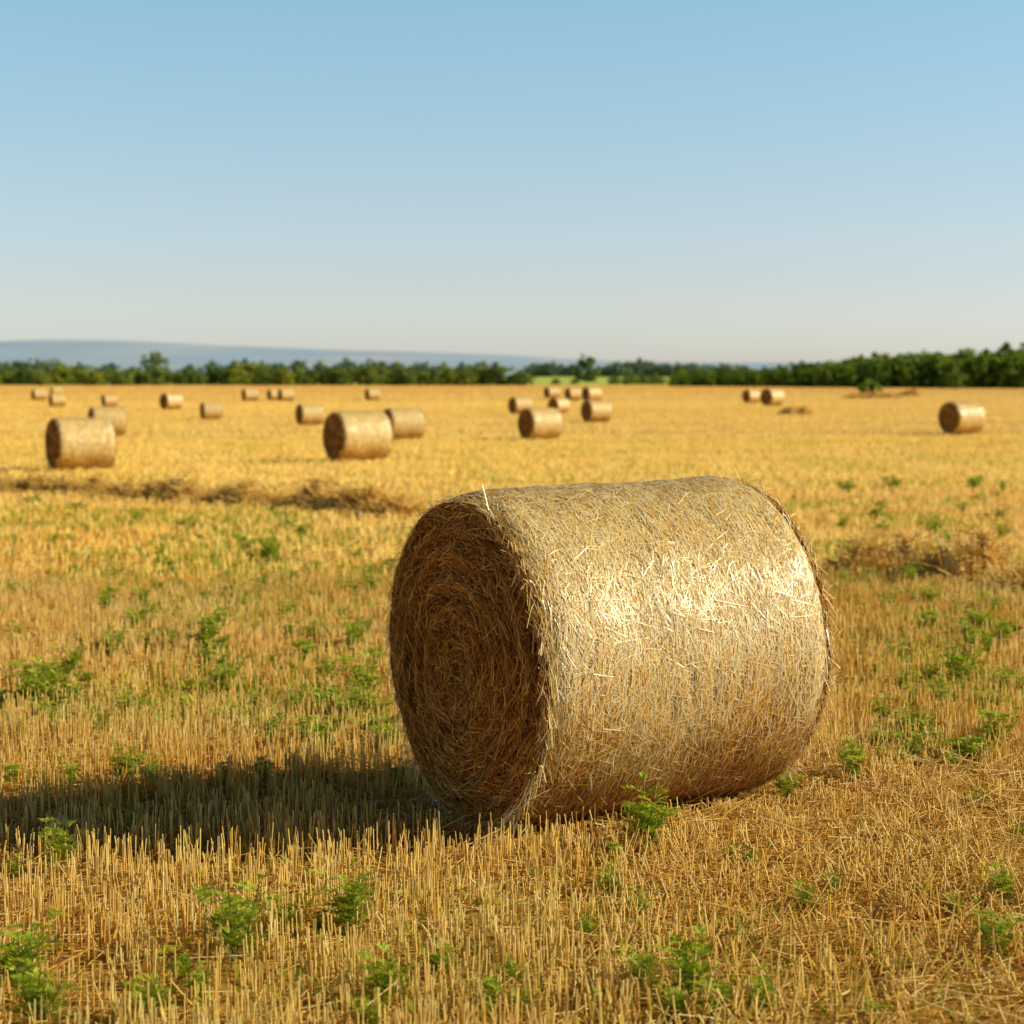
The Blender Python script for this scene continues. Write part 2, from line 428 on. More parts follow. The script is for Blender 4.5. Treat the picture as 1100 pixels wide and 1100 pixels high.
def bale_end(L, R, nstraw, seed, wid, fine=True):
    """end disc in the plane u=0 facing -u"""
    r = np.random.default_rng(seed); mb = MB()
    def h(rho, th):   # bulge outward, with rings and a small hollow in the middle
        q = rho / R
        d = .055 * (1 - q ** 2.2) - .05 * np.exp(-(q / .16) ** 2)
        d = d + .012 * np.sin(rho * 62 + 2 * np.sin(th) + 1.3 * np.sin(th * 2 + 1)) * np.clip(q * 2, 0, 1) * np.clip((1 - q) * 6, 0, 1)
        return d + .03 * (fbm(rho * 9 + 5, (np.cos(th) + 1) * 2.4, 2) - .5) * np.clip((1 - q) * 6, 0, 1)
    nr, nt = (70, 160) if fine else (10, 40)
    rh = np.linspace(.0, R - .05, nr); th = np.linspace(0, 2 * np.pi, nt, endpoint=False)
    RH, T = np.meshgrid(rh, th, indexing='ij')
    V = np.stack([-h(RH, T) + .022, RH * np.cos(T), RH * np.sin(T)], -1)
    V[..., 2] = np.maximum(V[..., 2], -R + .013)
    a = (np.arange(nr - 1)[:, None] * nt + np.arange(nt)[None]).ravel(); b = (np.arange(nr - 1)[:, None] * nt + (np.arange(nt)[None] + 1) % nt).ravel()
    base = (V.reshape(-1, 3), np.stack([a, b, b + nt, a + nt], 1))
    def lay(n, r0, r1, jit, lmin, lmax, off0, off1, tl, th_):
        rho = R * np.sqrt(r.uniform(r0 ** 2, r1 ** 2, n)); t0 = r.uniform(0, 2 * np.pi, n)
        ln = r.uniform(lmin, lmax, n) * np.clip(.35 + rho / R, 0, 1)
        al = r.normal(0, jit, n)
        k = 5; s = np.linspace(-.5, .5, k)[None] * ln[:, None]
        pr = rho[:, None] + s * np.sin(al)[:, None] + .15 * r.normal(0, 1, n)[:, None] * s ** 2 / .1
        pr = np.clip(pr, .004, R - .050 + .012 * r.random((n, 1)))
        pt = t0[:, None] + s * np.cos(al)[:, None] / np.maximum(rho, .03)[:, None]
        uo = -h(pr, pt) - r.uniform(off0, off1, n)[:, None] + s * r.normal(0, .09, n)[:, None] + .02
        P = np.stack([uo, pr * np.cos(pt), pr * np.sin(pt)], -1)
        P[..., 2] = np.maximum(P[..., 2], -R + .006)
        tan = unit(np.gradient(P, axis=1)); sv = np.cross(tan, np.array([1., 0, 0]))
        sv = unit(sv + np.array([1., 0, 0]) * r.normal(0, .6, n)[:, None, None]) * (wid * r.uniform(.8, 1.7, n))[:, None, None]
        ring = .5 + .5 * np.sin(rho * 55 + t0 * 1.0 + 2.5 * np.sin(t0 * 1.5))
        tone = np.clip(r.beta(2, 2.6, n) * (th_ - tl) + tl - .18 * (1 - ring), 0, 1)
        mb.add(*ribbons(P, sv, tone))
    lay(int(nstraw * .7), .02, 1., .20, .08, .30, .0, .015, -.1, .95)
    lay(int(nstraw * .22), .02, 1., .55, .06, .20, .005, .028, .1, 1)
    lay(int(nstraw * .08), .0, .3, 1.2, .06, .16, .0, .03, .05, .9)
    return base, mb

def two_mat_mesh(name, base, mb, base_mat, straw_mat):
    nb = len(base[0])
    V = np.concatenate([base[0]] + mb.V); T = np.concatenate([np.full(nb, .3)] + mb.T)
    Fc = [base[1]] + [np.concatenate(f) + nb for f in mb.F.values()]
    me = mesh(name, V, Fc, base_mat, T)
    me.materials.append(straw_mat)
    mi = np.concatenate([np.zeros(len(base[1]), np.int32), np.ones(sum(len(f) for f in Fc[1:]), np.int32)])
    me.polygons.foreach_set('material_index', mi)
    return me

M['packed_far'] = packed_mat('packed_straw_pale', (.60, .33, .075), (.92, .66, .24), (9, 5, 5))
def make_bale(name, L, R, ns, ne, wid, fine, nets, seed):
    t = empty(name, (0, 0, 0))
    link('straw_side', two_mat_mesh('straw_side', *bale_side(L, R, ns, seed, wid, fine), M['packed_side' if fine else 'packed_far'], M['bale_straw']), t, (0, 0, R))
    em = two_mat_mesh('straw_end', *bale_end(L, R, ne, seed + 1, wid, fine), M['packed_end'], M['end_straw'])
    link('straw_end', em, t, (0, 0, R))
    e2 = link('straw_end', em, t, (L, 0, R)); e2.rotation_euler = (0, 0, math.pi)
    if nets:
        r = np.random.default_rng(seed + 5); mb = MB()
        for k in range(nets):
            u0 = L * (k + .5) / nets + r.normal(0, .004)
            th = np.linspace(0, 2 * np.pi, 161)
            e = min(u0, L - u0)
            uu = u0 + .004 * np.sin(th * 23 + r.uniform(0, 6)) + .006 * np.sin(th * 3 + r.uniform(0, 6))
            rr = R - .0115 - .050 * math.exp(-e / .030) + .024 * (fbm(uu * 5 + 3, (th % (2 * np.pi)) * 3.5, 3) - .5) * min(e / .1, 1) + .005 + .004 * np.sin(th * 31 + k)
            P = np.stack([uu, rr * np.cos(th), rr * np.sin(th)], -1)[None]
            P[..., 2] = np.maximum(P[..., 2], -R + .005)
            mb.add(*ribbons(P, np.array([[[.0009, 0, 0]]]), np.array([r.random()])))
        link('net_wrap', mb.mesh('net_wrap', M['net']), t, (0, 0, R))
    return t

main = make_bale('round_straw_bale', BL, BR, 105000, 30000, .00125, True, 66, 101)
main.location = (BALE_P[0], BALE_P[1], float(G(*BALE_P)) - .018)
main.rotation_euler = (0, -math.radians(1.9), BALE_YAW)
tag(main, 'huge golden round straw bale nearest the camera, its brown coiled end turned left into shade', 'straw bale', 'round straw bales lying across the stubble field')

far0 = make_bale('round_straw_bale', 1.40, .65, 5600, 1600, .005, False, 0, 201)
BALES = [   # left, right edge, top and foot in the photo, heading, label
 (46, 120, 453, 508, 30, 'large pale round bale at the left edge of the field, nearest of the far-left ones'),
 (91, 135, 440, 471, 24, 'round bale half hidden right behind the large bale at the far left'),
 (33, 49, 419, 431, 30, 'tiny distant bale, leftmost of the cluster below the left hedge line'),
 (50, 71, 416.5, 426.5, 26, 'tiny distant bale farthest back in the cluster at the far left'),
 (50, 71, 424.5, 438, 30, 'small distant bale in front of the farthest bale of the far-left cluster'),
 (107, 127, 425, 438, 30, 'small distant bale above the half hidden bale at the far left'),
 (169, 197, 424, 441, 42, 'small far bale with broad dark end and bright side, below the tall lone tree'),
 (212, 240, 434, 452, 24, 'small far bale with narrow dark end, right of the one below the tall tree'),
 (259, 277, 419, 432, 28, 'tiny far bale standing alone left of a close pair of tiny bales'),
 (289, 300, 419.5, 431, 30, 'left and dimmer bale of a close pair of tiny bales'),
 (298, 316, 419, 432, 28, 'right and brighter bale of a close pair of tiny bales'),
 (314, 350, 436, 458, 28, 'mid-distance bale just left of the big bale with the wide dark end'),
 (344, 422, 446, 498, 33, 'big far bale with wide dark oval end, left of centre beyond the straw ridge'),
 (391, 409, 419, 431, 28, 'tiny lone far bale above the big bale with the wide dark end'),
 (410, 455, 441, 474, 26, 'pale bale tucked behind the right side of the big bale with wide dark end'),
 (544, 574, 428, 446, 30, 'leftmost small bale of the loose group above the foreground bale'),
 (556, 605, 441, 474, 32, 'largest and nearest bale of the loose group above the foreground bale'),
 (584, 602, 417, 429, 30, 'tiny farthest left bale at the back of the group above the foreground bale'),
 (584, 617, 429, 445, 44, 'bright small bale in the middle of the group above the foreground bale'),
 (606, 626, 418, 431, 30, 'tiny bale at the back of the central group, between two other tiny bales'),
 (626, 646, 416, 432, 34, 'small bale at the back of the central group, directly below the lone tree'),
 (624, 658, 432, 455, 30, 'reddish brown bale at the right end of the central group'),
 (799, 817, 420, 434, 34, 'smaller left bale of the far pair before the right wood'),
 (816, 845, 418, 437, 40, 'larger right bale of the far pair before the right wood, broad dark end'),
 (1010, 1062, 434, 468, 31, 'single bale at the right edge with wide dark end and gleaming side'),
]
for i, (x0, x1, y0, y1, yaw, lab) in enumerate(BALES):
    p = ground_at((x0 + x1) / 2, y1 - .5)
    s = float(np.clip(1.04 * (y1 - y0) * p[1] / F / 1.3, .82, 1.25))
    if i == 0: o = far0
    else:
        o = far0.copy(); col.objects.link(o)
        for ch in far0.children:
            c = ch.copy(); col.objects.link(c); c.parent = o
    yr = math.radians(yaw)
    c = np.array([math.cos(yr), math.sin(yr)]) * 1.40 * s / 2
    o.location = (p[0] - c[0], p[1] - c[1] + .45 * s, p[2] + .04)
    o.rotation_euler = (0, 0, yr); o.scale = (s, s, s)
    tag(o, lab, 'straw bale', 'round straw bales lying across the stubble field')

# ------------------------------------------------------------------ stubble
a_ = np.array([math.cos(BALE_YAW), math.sin(BALE_YAW)]); n_ = np.array([-a_[1], a_[0]])
def under_bale(x, y, m=0.0):
    dx, dy = x - BALE_P[0], y - BALE_P[1]
    u = dx * a_[0] + dy * a_[1]; w = dx * n_[0] + dy * n_[1]
    return (u > -.05 - m) & (u < BL + .05 + m) & (np.abs(w) < .22 + m)

def scatter(y0, y1, dens, ext):
    """uniform points over the trapezoid seen between distances y0 and y1, with margins"""
    hw = lambda y: .265 * y + ext
    A = (hw(y0) + hw(y1)) * (y1 - y0); n = int(A * dens)
    y = rng.uniform(y0, y1, int(n * 1.0 * 2)); keep = rng.random(len(y)) < hw(y) / hw(y1); y = y[keep]
    y = y[:n]
    return rng.uniform(-1, 1, len(y)) * hw(y), y

def flat_field(x, y):   # 0..1, where the stubble is trampled flat (right foreground)
    t = np.clip((x - .15) / .5, 0, 1) * np.clip((9.5 - y) / 1.5, 0, 1)
    return np.clip(t * 1.1 * (fbm(x * 1.6 + 4, y * 1.6) * 1.5 - .15), 0, 1)

sb = MB(); lit = MB()
def stub_zone(y0, y1, dens, ext, r0, r1, h0, h1, clump, prism=True, var=1.):
    cx, cy = scatter(y0, y1, dens / clump, ext)
    x = np.repeat(cx, clump) + rng.normal(0, .022, len(cx) * clump); y = np.repeat(cy, clump) + rng.normal(0, .022, len(cx) * clump)
    k = rng.random(len(x)) < .55 + .6 * fbm(x * .9 + 9, y * .9, 2); x, y = x[k], y[k]
    k = ~under_bale(x, y); x, y = x[k], y[k]
    n = len(x); z = G(x, y)
    ff = flat_field(x, y)
    H = rng.uniform(h0, h1, n) * np.where(rng.random(n) < .25, .6, 1) * (.8 + .4 * fbm(x * 1.1, y * 1.1, 2))
    tl = np.abs(rng.normal(0, .10, n)) + np.where(rng.random(n) < .10, rng.uniform(.2, .9, n), 0) + ff * rng.uniform(.0, 1.25, n)
    ta = rng.uniform(0, 6.28, n)
    d = np.stack([np.sin(tl) * np.cos(ta), np.sin(tl) * np.sin(ta), np.cos(tl)], -1)
    B = np.stack([x, y, z - .01], -1); T = B + d * H[:, None]
    near_b = under_bale(x, y, .24)
    T[near_b, 2] = np.minimum(T[near_b, 2], z[near_b] + .05)
    tone = np.clip(rng.beta(2.4, 1.9, n) * .95 + .22 * (fbm(x * .7 + 50, y * .7, 2) - .5) * 2, 0, 1)
    tone = .62 + (tone + (.16 if prism else .06) - .62) * var
    r = rng.uniform(r0, r1, n)
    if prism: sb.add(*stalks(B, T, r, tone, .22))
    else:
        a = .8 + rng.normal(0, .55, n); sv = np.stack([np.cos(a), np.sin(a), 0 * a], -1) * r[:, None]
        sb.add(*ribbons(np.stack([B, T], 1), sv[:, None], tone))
stub_zone(4.0, 11, 900, 2.1, .0018, .0034, .08, .155, 4)
stub_zone(11, 19, 400, 2.6, .0030, .0046, .09, .16, 3)
stub_zone(19, 38, 120, 3.0, .005, .008, .09, .16, 3, False)
stub_zone(38, 90, 44, 6.0, .008, .016, .09, .15, 2, False, .4)
stub_zone(90, 230, 12.0, 10., .014, .03, .08, .14, 1, False, .2)
stub_zone(230, 560, 1.6, 20., .04, .10, .07, .12, 1, False, .15)
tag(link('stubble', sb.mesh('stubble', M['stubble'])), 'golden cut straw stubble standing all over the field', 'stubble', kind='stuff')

def lit_zone(y0, y1, dens, ext, w, l0, l1):
    x, y = scatter(y0, y1, dens, ext)
    k = rng.random(len(x)) < .35 + .5 * fbm(x * 1.3 + 2, y * 1.3, 2) + flat_field(x, y) * .8; x, y = x[k], y[k]
    k = ~under_bale(x, y); x, y = x[k], y[k]; n = len(x); ff = flat_field(x, y)
    L = rng.uniform(l0, l1, n); a = rng.uniform(0, 6.28, n); e = np.abs(rng.normal(0, .16, n))
    z = G(x, y) + rng.uniform(.004, .035, n) + ff * rng.uniform(0, .04, n)
    d = np.stack([np.cos(a) * np.cos(e), np.sin(a) * np.cos(e), np.sin(e)], -1)
    B = np.stack([x, y, z], -1); T = B + d * L[:, None]
    lit.add(*stalks(B, T, rng.uniform(.7, 1.2, n) * w, np.clip(rng.beta(2.2, 2, n), 0, 1)))
lit_zone(4.0, 11, 440, 2.1, .0022, .05, .22)
lit_zone(11, 20, 130, 2.0, .0034, .06, .25)
lit_zone(20, 45, 22, 3.0, .008, .1, .3)
tag(link('straw_litter', lit.mesh('straw_litter', M['litter'])), 'loose broken straw scattered flat between the stubble', 'loose straw', kind='stuff')

# ------------------------------------------------------------------ windrows and heaps of loose straw
def straw_mound(name, pts, width, height, nst, wid, seed, label, cat, lens=(.08, .3), group=None, lift=1.5):
    """a ridge of loose straw along a line of field points: packed body + straws"""
    r = np.random.default_rng(seed)
    pts = np.array(pts)[:, :2]; seg = np.linalg.norm(np.diff(pts, axis=0), axis=1); L = seg.sum()
    cum = np.concatenate([[0], np.cumsum(seg)])
    o = pts[len(pts) // 2]; o3 = np.array([o[0], o[1], float(G(*o))])
    def at(s, w):
        x = np.interp(s, cum, pts[:, 0]); y = np.interp(s, cum, pts[:, 1])
        dx = np.interp(s + .05, cum, pts[:, 0]) - np.interp(s - .05, cum, pts[:, 0]); dy = np.interp(s + .05, cum, pts[:, 1]) - np.interp(s - .05, cum, pts[:, 1])
        q = np.hypot(dx, dy) + 1e-9
        x = x - dy / q * w; y = y + dx / q * w
        env = np.clip(np.minimum(s, L - s) / (width * .8), 0, 1) ** .7
        h = height * (.12 + 4.6 * np.clip(fbm(s * 1.3 / max(width, .3) + seed, w * 1.8 / width + 5, 3) - .44, 0, 1)) * env * (.7 + .7 * s / L)
        prof = np.clip(1 - (w / width) ** 2, 0, 1) ** .8
        h = h * prof + .05 * height * (fbm(s * 9, w * 9 + seed, 2) - .5)
        return x, y, G(x, y) + h - .01
    ns = int(np.clip(L / .06, 30, 420)); nw = 24
    S, Wd = np.meshgrid(np.linspace(0, L, ns), np.linspace(-width, width, nw), indexing='ij')
    x, y, z = at(S, Wd)
    z = np.where(np.abs(Wd) > width * .99, G(x, y) - .02, z)
    base = (np.stack([x, y, z], -1).reshape(-1, 3) - o3, grid_q((np.arange(ns - 1)[:, None] * nw + np.arange(nw - 1)[None]).ravel(), nw))
    mb = MB()
    s = r.uniform(0, L, nst); w = np.clip(r.normal(0, .45, nst), -1.15, 1.15) * width
    x, y, z = at(s, w); a = r.uniform(0, 6.28, nst); e = np.abs(r.normal(0, .35, nst)) * lift; ln = r.uniform(*lens, nst)
    d = np.stack([np.cos(a) * np.cos(e), np.sin(a) * np.cos(e), np.sin(e)], -1)
    B = np.stack([x, y, z + r.uniform(-.01, .03, nst)], -1) - o3
    mb.add(*stalks(B - d * ln[:, None] * .3, B + d * ln[:, None] * .7, r.uniform(.7, 1.3, nst) * wid, np.clip(r.beta(2.3, 2, nst) + .12, 0, 1)))
    ob = link(name, two_mat_mesh(name, base, mb, M['packed_far'], M['stubble']), None, o3)
    return tag(ob, label, cat, group)

wl = [ground_at(-60, 524), ground_at(0, 527), ground_at(120, 534), ground_at(260, 543), ground_at(350, 549), ground_at(440, 557)]
straw_mound('straw_windrow', wl, .40, .19, 9000, .009, 5, 'long low ridge of loose straw with dark shaded side, running left of the big bale', 'windrow', (.15, .5), lift=1.2)
wr = [ground_at(902, 618), ground_at(960, 622), ground_at(1030, 624), ground_at(1062, 630)]
straw_mound('straw_windrow', wr, .42, .26, 2600, .006, 8, 'short tangled heap of loose straw right of the big bale', 'windrow', (.10, .40), lift=1.7)
wr2 = [ground_at(1068, 634), ground_at(1110, 637), ground_at(1160, 641)]
straw_mound('straw_windrow', wr2, .35, .16, 1000, .006, 9, 'low scatter of loose straw at the right frame edge beside the tangled heap', 'windrow', (.10, .40), lift=1.7)
p = ground_at(853, 446)
straw_mound('straw_heap', [p + [-1.0, 0, 0], p, p + [1.1, .1, 0]], .75, .50, 900, .02, 12, 'small brown heap of straw right of the far pair of bales', 'straw heap', (.2, .6))
p = ground_at(975, 426)
straw_mound('straw_heap', [p + [-1.6, 0, 0], p, p + [1.6, .1, 0]], 1.1, .55, 900, .025, 13, 'pale straw heap in front of the dark right wood', 'straw heap', (.3, .9))
p = ground_at(935, 428)
straw_mound('straw_heap', [p + [-3.4, 0, 0], p, p + [3.4, .5, 0]], 1.3, .32, 1500, .025, 14, 'long low brownish straw heap below the lone bush', 'straw heap', (.3, .9))

# ------------------------------------------------------------------ weeds
def leaf_quads(mb, P, D, Uv, ln, w, tone):
    """pointed diamond leaflets: P base, D direction, Uv side"""
    n = len(P)
    a = P; b = P + D * (ln * .45)[:, None] + Uv * w[:, None]; c = P + D * ln[:, None]; d = P + D * (ln * .45)[:, None] - Uv * w[:, None]
    mb.add(np.stack([a, b, c, d], 1).reshape(-1, 3), (np.arange(n) * 4)[:, None] + np.arange(4)[None], np.repeat(tone, 4))

def make_weed(kind, seed):
    r = np.random.default_rng(seed); st = MB(); lf = MB()
    if kind == 'feathery': ns, hh, sp, nl, ll, npair, lw = 9, .19, .6, 9, .075, 7, .0036
    elif kind == 'leafy': ns, hh, sp, nl, ll, npair, lw = 6, .21, .5, 8, .085, 6, .0054
    else: ns, hh, sp, nl, ll, npair, lw = 8, .09, .95, 6, .05, 6, .0045
    for k in range(ns):
        a = r.uniform(0, 6.28); lean = r.uniform(.05, sp) + (0.1 if k else 0); H = hh * r.uniform(.6, 1.1)
        m = 6; s = np.linspace(0, 1, m)
        C = np.stack([np.cos(a) * H * lean * s ** 1.2, np.sin(a) * H * lean * s ** 1.2, H * s * (1 - .12 * lean * s)], -1) + np.array([r.normal(0, .01), r.normal(0, .01), 0])
        st.add(*stalks(C[:-1], C[1:], np.linspace(.0028, .0012, m - 1), r.uniform(0, 1, m - 1)))
        for j in range(nl):
            q = .15 + .85 * (j + r.uniform(0, .6)) / nl
            base = np.array([np.interp(q, s, C[:, i]) for i in range(3)])
            la = a + j * 2.4 + r.normal(0, .4); up = r.uniform(.1, .9)
            D0 = np.array([math.cos(la) * math.cos(up), math.sin(la) * math.cos(up), math.sin(up)])
            L = ll * r.uniform(.6, 1.15) * (1.1 - .45 * q)
            t = np.linspace(.12, 1, npair)
            rib = base + D0 * (L * t)[:, None] + np.array([0, 0, -1]) * (L * .35 * t ** 2)[:, None]
            side = unit(np.cross(D0, np.array([0, 0, 1.]))); up_ = np.cross(side, D0)
            tone = np.clip(r.normal(.35 + .45 * q, .13), 0, 1)
            ll2 = L * .42 * np.sin(np.pi * np.clip(t * .85 + .12, 0, 1)) + .006
            for sg in (-1, 1):
                Dl = unit(D0[None] * .75 + side[None] * sg + up_[None] * r.normal(.1, .2, (npair, 1)))
                Ul = unit(np.cross(Dl, up_[None] + r.normal(0, .25, (npair, 3))))
                leaf_quads(lf, rib, Dl, Ul, ll2 * r.uniform(.8, 1.2, npair), np.full(npair, lw) * r.uniform(.7, 1.2, npair), np.clip(tone + r.normal(0, .08, npair), 0, 1))
            leaf_quads(lf, rib[-1:], D0[None], side[None], np.array([L * .3]), np.array([lw]), np.array([tone]))
            lf.add(*ribbons(np.stack([base, rib[npair // 2], rib[-1]])[None], side[None, None] * .0011, np.array([tone * .8])))
    return st.mesh('stems', M['weed_stem']), lf.mesh('leaves', M['weed'])
def make_grass(seed):
    r = np.random.default_rng(seed); lf = MB(); n = 60
    a = r.uniform(0, 6.28, n); L = r.uniform(.08, .22, n); b0 = np.stack([r.normal(0, .03, n), r.normal(0, .03, n), 0 * a], -1)
    s = np.linspace(0, 1, 5)[None, :, None]; out = np.stack([np.cos(a), np.sin(a), 0 * a], -1)[:, None]; le = r.uniform(.15, .8, n)[:, None, None]
    P = b0[:, None] + out * le * L[:, None, None] * s ** 1.8 + np.array([0, 0, 1.]) * L[:, None, None] * (s - .35 * le * s ** 2)
    sv = np.stack([-np.sin(a), np.cos(a), 0 * a], -1)[:, None] * (.0028 * np.array([1, 1, .85, .6, .1]))[None, :, None]
    lf.add(*ribbons(P, sv, r.uniform(.5, 1, n)))
    return lf.mesh('grass_tuft', M['weed'])
WEED = {k: [make_weed(k, 300 + 10 * i + j) for j in range(3)] for i, k in enumerate(('feathery', 'leafy', 'low'))}
GRASS = [make_grass(400 + j) for j in range(2)]
HT = {'feathery': .19, 'leafy': .21, 'low': .09}
def place_weed(kind, px, py, hpx, label, group, name='green_weed'):
    p = ground_at(px, py)
    s = float(1.15 * hpx * p[1] / F / HT[kind])
    o = empty(name, p - [0, 0, .005], rng.uniform(0, 6.28), s)
    st, lf = WEED[kind][rng.integers(3)]
    link('stems', st, o); link('leaves', lf, o)
    return tag(o, label, 'weed', group)

GN = 'green weeds growing in the stubble'
UNIQUE = [   # kind, x, foot y, height in the photo, label
 ('leafy', 255, 1034, 80, 'dark green branching weed, biggest in the left foreground'),
 ('leafy', 310, 1005, 42, 'dark bushy weed just right of the biggest left foreground weed'),
 ('feathery', 372, 1005, 58, 'feathery pale green weed, third to the right of the biggest dark left weed'),
 ('feathery', 691, 912, 64, 'bright green feathery bush growing at the foot of the big bale, below its middle'),
 ('leafy', 843, 862, 34, 'dark weed tucked against the lower right end of the big bale'),
 ('leafy', 917, 842, 42, 'upright weed standing just right of the big bale'),
 ('leafy', 868, 982, 34, 'dark green weed clump alone on the flattened straw in the right foreground'),
 ('leafy', 898, 968, 28, 'paler weed leaning beside the dark clump on the flattened straw'),
 ('leafy', 997, 972, 24, 'compact dark rosette weed on pale litter in the right foreground'),
 ('leafy', 1068, 1034, 56, 'tall green weed near the right frame edge in the foreground'),
 ('leafy', 1080, 972, 44, 'weed above the tall one near the right frame edge'),
 ('feathery', 18, 1075, 78, 'big light green weed clump cut by the left frame edge'),
 ('feathery', 45, 1110, 70, 'light green weed in the bottom left corner, before the clump at the frame edge'),
 ('feathery', 745, 1080, 66, 'large feathery weed at the bottom edge right of centre'),
 ('feathery', 66, 938, 48, 'bright weed at the lower left rim of the bale shadow'),
 ('feathery', 147, 896, 26, 'sunlit spreading weed poking out of the front edge of the bale shadow'),
]
for k, x, y, h, lab in UNIQUE: place_weed(k, x, y, h, lab, GN)
REST = [  # region label, list of (x, foot y, height)
 ('small green weed among tall stubble in front of the bale shadow, lower left', [(15, 945, 32), (112, 900, 26), (215, 925, 28), (270, 905, 26), (195, 1058, 50), (165, 1100, 55), (415, 1080, 60), (475, 1050, 46), (517, 1095, 50), (400, 1110, 44), (210, 1080, 40), (345, 1005, 30), (555, 1062, 42), (557, 1092, 40)]),
 ('shaded weed standing along the rear edge of the bale shadow', [(12, 846, 30), (75, 848, 32), (130, 842, 42), (165, 846, 36), (285, 846, 38), (430, 846, 38), (245, 843, 26), (350, 842, 22), (40, 850, 24), (195, 846, 24)]),
 ('small green weed among flattened straw in front of the bale, lower right', [(805, 935, 26), (632, 1015, 40), (660, 965, 40), (657, 930, 34), (680, 992, 36), (685, 1065, 44), (765, 1100, 50), (825, 1095, 50), (800, 1020, 36), (1025, 985, 34), (1097, 910, 30), (935, 1108, 40), (720, 1100, 50), (640, 1085, 30), (785, 925, 22), (965, 1050, 24)]),
 ('small weed in the stubble at the right behind the bale', [(1055, 868, 26), (1035, 866, 22), (1026, 742, 60), (1016, 768, 34), (962, 715, 28), (940, 730, 24), (1068, 806, 46), (919, 822, 30), (998, 682, 30), (1071, 665, 36), (978, 632, 26), (1078, 696, 36), (1058, 704, 32), (931, 628, 24), (1004, 578, 30), (1019, 588, 22), (1081, 580, 22), (902, 572, 20), (915, 530, 16), (964, 526, 16), (1047, 526, 16), (1078, 530, 18), (985, 760, 26), (1090, 750, 30), (950, 660, 24), (1040, 690, 26), (940, 560, 16)]),
 ('small weed in the sunlit stubble left of the bale beyond its shadow', [(160, 702, 30), (221, 704, 46), (224, 716, 30), (245, 745, 40), (327, 716, 34), (380, 700, 40), (389, 755, 50), (37, 765, 50), (74, 735, 44), (74, 760, 24), (143, 774, 34), (241, 786, 26), (286, 805, 34), (295, 772, 24), (110, 792, 26), (102, 706, 22), (124, 702, 26), (115, 649, 24), (160, 664, 24), (262, 652, 22), (282, 634, 18), (290, 602, 26), (340, 620, 22), (380, 608, 24), (151, 566, 22), (241, 568, 18), (368, 782, 38), (389, 775, 40), (340, 774, 26), (237, 678, 26), (176, 612, 16), (40, 545, 14), (80, 552, 16), (100, 780, 24), (370, 668, 26), (400, 640, 26), (330, 690, 24), (60, 590, 18), (20, 690, 24), (200, 570, 16), (310, 572, 18), (355, 735, 30), (405, 720, 34), (410, 780, 34), (15, 640, 18)]),
]
for lab, L in REST:
    for (x, y, h) in L:
        place_weed(['feathery', 'leafy', 'feathery', 'leafy'][rng.integers(4)] if h > 17 else 'low', x + rng.normal(0, 2), y, h * rng.uniform(.75, 1.0), lab, lab.replace('small weed', 'small weeds').replace('small green weed', 'small green weeds').replace('shaded weed', 'shaded weeds'))
XTRA = np.random.default_rng(9)
for lab, n, x0, x1, y0, y1 in (('small weed in the sunlit stubble left of the bale beyond its shadow', 92, 5, 420, 560, 815), ('small weed in the stubble at the right behind the bale', 58, 905, 1095, 530, 840)):
    k = 0
    while k < n:
        cx, cy = XTRA.uniform(x0, x1), XTRA.uniform(y0, y1)
        for _ in range(int(XTRA.integers(1, 5))):
            x = float(np.clip(cx + XTRA.normal(0, 16), x0, x1)); y = float(np.clip(cy + XTRA.normal(0, 9), y0, y1)); k += 1
            h = np.interp(y, [530, 820], [11, 30]) * XTRA.uniform(.6, 1.15)
            place_weed(['feathery', 'leafy', 'feathery', 'low'][XTRA.integers(4)] if h > 17 else 'low', x, y, h if h > 17 else h * .8, lab, lab.replace('small weed', 'small weeds'))
# green undergrowth nobody could count
gc = MB()
def cover(y0, y1, dens, ext, thr, w, h):
    x, y = scatter(y0, y1, dens, ext)
    m = fbm(x * .55 + 80, y * .35 + 3, 3); k = (m > thr) & ~under_bale(x, y, .3); x, y = x[k], y[k]; n = len(x)
    if not n: return
    B = np.stack([x, y, G(x, y)], -1); a = rng.uniform(0, 6.28, n); e = rng.uniform(.3, 1.3, n); L = rng.uniform(.5, 1.2, n) * h
    D = np.stack([np.cos(a) * np.cos(e), np.sin(a) * np.cos(e), np.sin(e)], -1)
    B[:, 2] += rng.uniform(0, .6, n) * h
    leaf_quads(gc, B, D, unit(np.cross(D, rng.normal(0, 1, (n, 3)))), L, rng.uniform(.07, .16, n) * L, rng.uniform(.2, 1, n))
cover(4.2, 12, 500, 1.2, .625, .005, .045)
cover(10, 34, 400, 2.5, .53, .011, .068)
cover(34, 90, 34, 5, .55, .03, .09)
tag(link('green_undergrowth', gc.mesh('green_undergrowth', M['weed'])), 'thin patches of green undergrowth between the stubble', 'undergrowth', kind='stuff')

